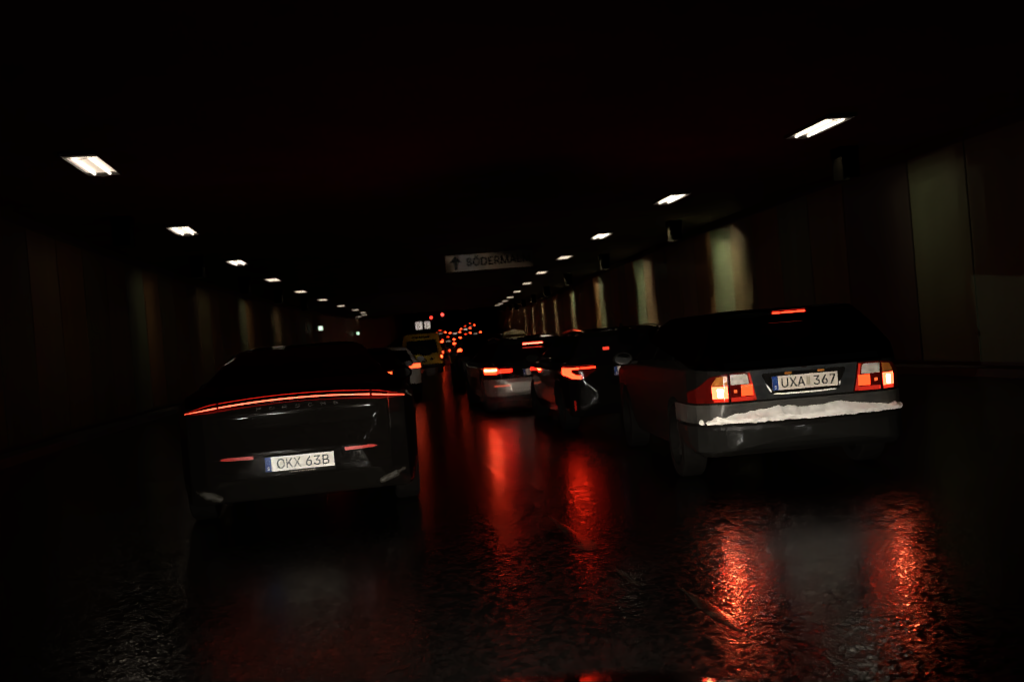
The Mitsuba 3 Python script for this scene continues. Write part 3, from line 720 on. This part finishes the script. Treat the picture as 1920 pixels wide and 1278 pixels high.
build_car(k6, hatch, M6, 'm_white_paint', mirrors=(2.6, .86, .98), **HATCH_WINDOWS)
for s in (-1, 1):
    q = (lambda p: p) if s < 0 else flip
    base = put(k6, 'tail_light', ply(hatch.rear_panel(q(roundp(rect(-.95, -.56, .79, .93), .02)), .006, -.3, .5), 'm_red_lens', smooth=30, to_world=M6))
    put(base, 'brake_lamp', ply(hatch.rear_panel(q(roundp(rect(-.92, -.57, .80, .905), .03)), .010, -.3, .5), 'm_red_lens', to_world=M6, emitter=glow(5, .28, .08, 1)))
put(k6, 'lower_bumper', ply(hatch.rear_panel(rect(-.95, .95, .2, .42), .010, -.3, .6), 'm_plastic', smooth=30, to_world=M6))

def dipped(key, M, y, power, name, cut):
    for s in (-1, 1):
        l = trimesh.creation.icosphere(2, .07); l.apply_scale([1.3, .5, .8]); l.apply_translation([s * .62, y, .66])
        put(key, 'headlight', ply(l, 'm_clear_lens', smooth=True, to_world=M))
    w = np.array(M.matrix)
    scene[f'{name}_beam'] = {'type': 'spot', 'intensity': rgb(power, power * .93, power * .82), 'cutoff_angle': cut, 'beam_width': cut * .5, 'sampling_weight': .6,
        'to_world': T().look_at(origin=(w @ [.62, y + .10, .66, 1])[:3].tolist(), target=(w @ [.62, y + 3, .66, 1])[:3].tolist(), up=[0, 0, 1])}
dipped(k5, M5, 4.02, 3.0, 'black_hatchback', 14.0)
dipped(k6, M6, 4.02, 190, 'white_hatchback', 8.5)

# ================================================================== 7. yellow emergency van
side = [(.05, .30), (.0, .45), (.0, .9), (.05, 1.1), (.18, 1.85), (.30, 1.93), (3.2, 1.95), (3.6, 1.90), (4.25, 1.15), (5.0, .95), (5.2, .6), (5.15, .3)]
plan = [(0, 0), (.7, .0), (.90, .06), (.95, .2), (.95, 4.3), (.85, 4.95), (.5, 5.18), (0, 5.2)]
rear7 = [(.88, .28), (.95, .5), (.95, 1.1), (.82, 1.82), (.74, 1.93), (0, 1.97)]
van = Car(side, plan, rear7, (.95, 4.0), .33, 1.92, res=.11, iters=6)
M7 = car_matrix(-4.28, 47.0, 4.0)
k7 = thing('yellow_van', 'yellow emergency van with a large dark rear window', 'van')
WIN7 = sg.Polygon([(-.78, .96), (-.15, .96), (-.02, .88), (.35, .88), (.50, .98), (.78, .98), (.68, 1.62), (-.68, 1.62)])
build_car(k7, van, M7, 'm_yellow_paint', windows=[(WIN7, -.1, .5)], side_windows=[rect(.5, 3.2, 1.1, 1.6)], windscreen=(sym([(0, 1.2), (.8, 1.2), (.68, 1.78), (0, 1.82)]), 3.5, 4.4))
put(k7, 'roof_lettering_strip', ply(van.rear_panel(rect(-.42, .42, 1.72, 1.80), .008), 'm_plastic', to_world=M7))
put(k7, 'lower_bumper', ply(van.rear_panel(rect(-1, 1, .28, .47), .012, -.3, .5), 'm_plastic', smooth=30, to_world=M7))
blob = [shapely.affinity.translate(shapely.affinity.scale(sg.Point(0, 0).buffer(1), a, b), x, z) for x, z, a, b in ((.02, .70, .14, .07), (.05, .60, .16, .045), (.45, .70, .10, .05), (-.12, .78, .10, .04))]
for q in blob[:3]:
    put(k7, 'emblem', ply(van.rear_panel(q, .008), 'm_plastic', to_world=M7))
for s in (-1, 1):
    q = (lambda p: p) if s < 0 else flip
    base = put(k7, 'tail_light', ply(van.rear_panel(q(rect(-.97, -.87, .62, 1.0)), .010, -.3, .35), 'm_red_lens', to_world=M7))
    put(base, 'brake_lamp', ply(van.rear_panel(q(roundp(rect(-.95, -.87, .72, .84), .02)), .016, -.3, .35), 'm_red_lens', to_world=M7, emitter=glow(9, .5, .14, .8)))

# ================================================================== 8. dark crossover ahead of the taxi, and the far queue
M8 = car_matrix(-.66, 27.6, 6.5)
side = [(.14, .24), (.0, .42), (.0, .7), (.05, .85), (.07, 1.05), (.25, 1.40), (.40, 1.46), (1.4, 1.50), (2.2, 1.46), (3.0, 1.10), (3.9, .95), (4.3, .7), (4.35, .4), (4.2, .24)]
rear8 = [(.84, .22), (.90, .4), (.92, .7), (.91, .95), (.86, 1.05), (.64, 1.42), (.52, 1.49), (0, 1.51)]
plan = [(0, 0), (.5, .01), (.76, .08), (.87, .24), (.92, .6), (.92, 2.4), (.90, 3.6), (.74, 4.2), (.4, 4.34), (0, 4.36)]
crossover = Car(side, plan, rear8, (.9, 3.5), .36, 1.86, res=.11, iters=6)
CROSS = dict(windows=[(sym([(0, 1.09), (.70, 1.09), (.57, 1.38), (0, 1.40)]), -.1, .6)], side_windows=[roundp(sg.Polygon([(.5, 1.09), (2.7, 1.08), (2.2, 1.38), (.75, 1.40)]), .03)],
             windscreen=(sym([(0, 1.12), (.74, 1.12), (.58, 1.40), (0, 1.43)]), 2.1, 3.1))
k8 = thing('dark_crossover', 'dark tall crossover straight ahead of the taxi', 'car')
build_car(k8, crossover, M8, 'm_dark_paint', mirrors=(2.75, .88, 1.1), **CROSS)
for s in (-1, 1):
    q = (lambda p: p) if s < 0 else flip
    base = put(k8, 'tail_light', ply(crossover.rear_panel(q(rect(-.97, -.70, .98, 1.18)), .008, -.3, .5), 'm_red_lens', smooth=30, to_world=M8))
    put(base, 'brake_lamp', ply(crossover.rear_panel(q(roundp(rect(-.90, -.74, 1.08, 1.16), .03)), .014, -.3, .5), 'm_red_lens', to_world=M8, emitter=glow(8, .40, .10, .8)))

# the far queue: the same two bodies with their lamps, in the lanes as they climb to the exit
FH = dict(body=ply(to_trimesh(hatch.body), 'm_dark_paint', smooth=38), win=ply(hatch.rear_panel(HATCH_WINDOWS['windows'][0][0], .004, -.1, .6, True), 'm_glass'))
FL = [ply(hatch.rear_panel(roundp(rect(*sorted((s * .86, s * .58)), .80, .92), .03), .012, -.3, .5), 'm_red_lens') for s in (-1, 1)]
FB = ply(box(-.15, .15, .25, .30, 1.215, 1.245), 'm_red_lens')
FP = ply(box(-.26, .26, .015, .045, .66, .77), 'm_letter_white')
FWH = []
for y in hatch.wheels:
    for s in (-1, 1):
        FWH.append(ply(hatch.wheel_meshes(y, s)[0], 'm_tyre', smooth=40))
FAR = [(84, 2.2, 3.4, 'just beyond the dark crossover, low in the right queue'), (112, 3.6, 3.6, 'beside the right wall in the right queue'), (120, .4, 3.4, 'between the two far queues, the nearer one'), (148, 1.2, 3.4, 'between the two far queues, the farther one'), (170, 3.8, 3.4, 'on the climb, topmost of the far cluster'),
       (62, -.2, 2.6, 'behind the right edge of the yellow van'), (76, -1.3, 3.2, 'next beyond the yellow van in the left queue'), (95, -1.25, 3.4, 'fourth from the end of the left queue'), (115, -1.0, 3.6, 'third from the end of the left queue'),
       (132, -1.0, 3.2, 'second from the end of the left queue'), (152, -1.0, 3.0, 'last of the left queue'), (40.5, 2.6, 2.4, 'second ahead of the taxi in the right queue'), (66, 2.4, 3.0, 'middle of the right queue beside the red-lit wall'),
       (103, 1.9, 3.6, 'lower car of the far cluster in the right queue'), (126, 2.6, 3.8, 'left car of the far cluster in the right queue'), (141, 4.1, 3.4, 'right car of the far cluster'), (160, 2.9, 3.2, 'farthest car of the right queue')]
for i, (y, off, p, where) in enumerate(FAR):
    k = thing('distant_car', f'distant car with red tail lamps, {where}', 'car', 'distant cars queuing to the tunnel exit')
    m = place(y, off, 0)
    put(k, 'body', {**FH['body'], 'to_world': m}); put(k, 'rear_window', {**FH['win'], 'to_world': m})
    for q in FL:
        put(k, 'tail_light', {**q, 'to_world': m, 'emitter': glow(p * 3, p * .16, p * .04, .08)})
    if i % 2 == 0:
        put(k, 'brake_lamp', {**FB, 'to_world': m, 'emitter': glow(p * 2, p * .09, p * .02, .03)})
    put(k, 'number_plate', {**FP, 'to_world': m, 'emitter': glow(*( (np.array([.9, .8, .65]) * (1.3 if i % 5 == 1 else .8 if i % 5 == 3 else .2))), .1)})  # plates given a glow of their own, for lit plates and white far lights
    for q in FWH:
        put(k, 'wheel', {**q, 'to_world': m})

# ------------------------------------------------------------------ signals and lit signs near the exit
def signal(y, off, z, colour, label, name='lane_signal', rad=.13):
    t = thing(name, label, 'traffic light')
    m = place(y, off, z)
    put(t, 'housing', ply(box(-.22, .22, 0, .2, -.45, .45), 'm_housing', to_world=m))
    put(t, 'hanger', ply(tube([(0, .1, .45), (0, .1, CEIL - z - .02)], .03), 'm_housing', to_world=m))
    l = trimesh.creation.cylinder(radius=rad, height=.04, sections=20); l.apply_transform(trimesh.transformations.rotation_matrix(math.pi / 2, [1, 0, 0])); l.apply_translation([0, -.022, .15])
    put(t, 'lens', ply(l, 'm_red_lens', to_world=m, emitter=glow(*colour, .1)))
signal(100, .0 - .9, 3.55, (4.0, .16, .10), 'red lane signal hanging from the ceiling, the left one')
signal(96, .3, 3.72, (5.0, .30, .22), 'red lane signal hanging from the ceiling, the right one')
def lit_sign(y, off, z, w, h, label, dark=True):
    t = thing('lane_sign', label, 'sign')
    m = place(y, off, z)
    put(t, 'face', ply(box(-w / 2, w / 2, 0, .08, -h / 2, h / 2), 'm_letter_white', to_world=m, emitter=glow(.52, .44, .38, .1)))
    put(t, 'frame', ply(box(-w / 2 - .04, w / 2 + .04, .082, .2, -h / 2 - .04, h / 2 + .04), 'm_housing', to_world=m))
    put(t, 'hanger', ply(tube([(0, .14, h / 2), (0, .14, CEIL - z - .01)], .03), 'm_housing', to_world=m))
    put(t, 'marking', ply(trimesh.util.concatenate([box(-w * .33, w * (.05 + .2 * (i % 2)), -.012, -.001, zz - .035, zz + .035) for i, zz in enumerate(np.linspace(-h * .33, h * .33, 4))]), 'm_letter_black', to_world=m))
lit_sign(98, -2.1, 3.0, .62, .72, 'white lit lane sign above the yellow van, the left of two')
lit_sign(98, -1.28, 3.0, .52, .66, 'white lit lane sign above the yellow van, the right of two')
def exit_sign(y, off, z, w, label, c):
    t = thing('exit_sign', label, 'sign')
    m = place(y, off, z)
    put(t, 'face', ply(box(-w / 2, w / 2, 0, .06, -w / 2, w / 2), 'm_letter_white', to_world=m, emitter=glow(*c, .1)))
    put(t, 'case', ply(box(-w / 2 - .03, w / 2 + .03, .062, .16, -w / 2 - .03, w / 2 + .03), 'm_housing', to_world=m))
    put(t, 'bracket', ply(box(-.4 - w / 2, 0, .165, .2, -.05, .05), 'm_housing', to_world=m))
exit_sign(67, -7.45, 3.1, .26, 'small green-white lit exit sign on the left wall, the nearer one', (1.0, 1.35, 1.0))
exit_sign(93, -7.6, 2.75, .24, 'small green-white lit exit sign on the left wall, the farther one', (.75, 1.3, .85))

# ------------------------------------------------------------------ the car the photograph is taken from: bonnet and headlamps
k0 = thing('own_car', 'black glossy bonnet of the car the picture is taken from, along the bottom edge', 'car')
nx, ny = 41, 61
X, Y = np.meshgrid(np.linspace(-.82, .82, nx), np.linspace(.72, 2.05, ny))
def bonnet_z(x, y):
    s = np.maximum(0, y - 1.08)
    return .890 - .02 * (y - .72) - np.where(s < .33, .60 * s ** 2, .0653 + .396 * (s - .33) + .03 * (s - .33)) - .055 * x ** 2 - .05 * np.maximum(0, np.abs(x) - .6) ** 2 * 8
Z = bonnet_z(X, Y)
v = np.stack([X, Y, Z], -1).reshape(-1, 3)
f = [[a, a + 1, a + nx + 1] for j in range(ny - 1) for a in range(j * nx, j * nx + nx - 1)] + [[a, a + nx + 1, a + nx] for j in range(ny - 1) for a in range(j * nx, j * nx + nx - 1)]
top = trimesh.Trimesh(v, np.array(f), process=False)
M0 = T().translate([-.30, 0, 0]).rotate([0, 0, 1], 9.8)
put(k0, 'bonnet', ply(top, 'm_black_paint', smooth=True, to_world=M0))
put(k0, 'front_bumper', ply(box(-.80, .80, 1.72, 2.06, .18, .44), 'm_plastic', to_world=M0))
for s in (-1, 1):
    cx, cy, cz = s * .64, 2.12, .42
    l = trimesh.creation.cylinder(radius=.055, height=.03, sections=24); l.apply_transform(trimesh.transformations.rotation_matrix(math.pi / 2, [1, 0, 0])); l.apply_translation([cx, cy - .03, cz])
    hl = put(k0, 'headlight', ply(l, 'm_clear_lens', to_world=M0, emitter=glow(45, 43, 40, .5)))
    # the dipped beam: its cut-off is the lip of the lamp's shield
    put(hl, 'shield', ply(box(cx - .12, cx + .12, cy + .03, cy + .05, cz + .0008, cz + .055), 'm_plastic', to_world=M0))
    w = np.array(M0.matrix) @ np.array([cx, cy, cz - .004, 1])
    d = np.array(M0.matrix)[:3, :3] @ np.array([.34, math.cos(.02), -math.sin(.02)])
    scene[f'own_car_beam_{(s + 1) // 2}'] = {'type': 'spot', 'intensity': rgb(66, 60, 51), 'cutoff_angle': 38.0, 'beam_width': 15.0, 'sampling_weight': 7.0,
        'to_world': T().look_at(origin=w[:3].tolist(), target=(w[:3] + d).tolist(), up=[0, 0, 1])}

# traffic behind, seen only as reflections in the paint of the cars ahead
for y, off, where in ((-7.0, 2.6, 'in the right lane'), (-9.5, -4.3, 'in the left lane'), (-17.0, 2.4, 'farther back in the right lane')):
    k = thing('following_car', f'dark car following with lit headlamps {where}', 'car', 'cars following behind')
    m = place(y, off, 0) @ T().translate([0, -4.05, 0])
    put(k, 'body', {**FH['body'], 'to_world': m}); put(k, 'rear_window', {**FH['win'], 'to_world': m})
    for q in FWH:
        put(k, 'wheel', {**q, 'to_world': m})
    for e in (-1, 1):
        l = trimesh.creation.icosphere(2, .07); l.apply_scale([1.3, .5, .8]); l.apply_translation([e * .60, 4.02, .66])
        put(k, 'headlight', ply(l, 'm_clear_lens', smooth=True, to_world=m, emitter=glow(90, 88, 84, .3)))

# exhaust drifting behind the taxi's left corner
gx = np.stack(np.meshgrid(*[np.linspace(-1, 1, 28)] * 3, indexing='ij'), -1)[..., ::-1]        # (z, y, x)
rr = (gx ** 2).sum(-1)
dens = np.clip(1.0 - rr, 0, 1) ** 1.5 * np.clip(meshkit.fbm(gx * 2.2 + 5, 3, 2) * 2.2 - .62, 0, 1)
scene['exhaust_cloud'] = {'type': 'cube', 'to_world': M4 @ T().translate([-.72, -.55, .42]).scale([.62, .60, .42]), 'bsdf': {'type': 'null'},
    'interior': {'type': 'heterogeneous', 'albedo': .92, 'scale': .55, 'sigma_t': {'type': 'gridvolume', 'grid': mi.VolumeGrid(dens.astype(np.float32)[..., None]),
                 'to_world': M4 @ T().translate([-.72, -.55, .42]).scale([.62, .60, .42]).translate([-1, -1, -1]).scale(2)}}}
labels['exhaust_cloud'] = {'label': 'pale brown exhaust drifting behind the left corner of the taxi', 'category': 'exhaust smoke', 'kind': 'stuff'}
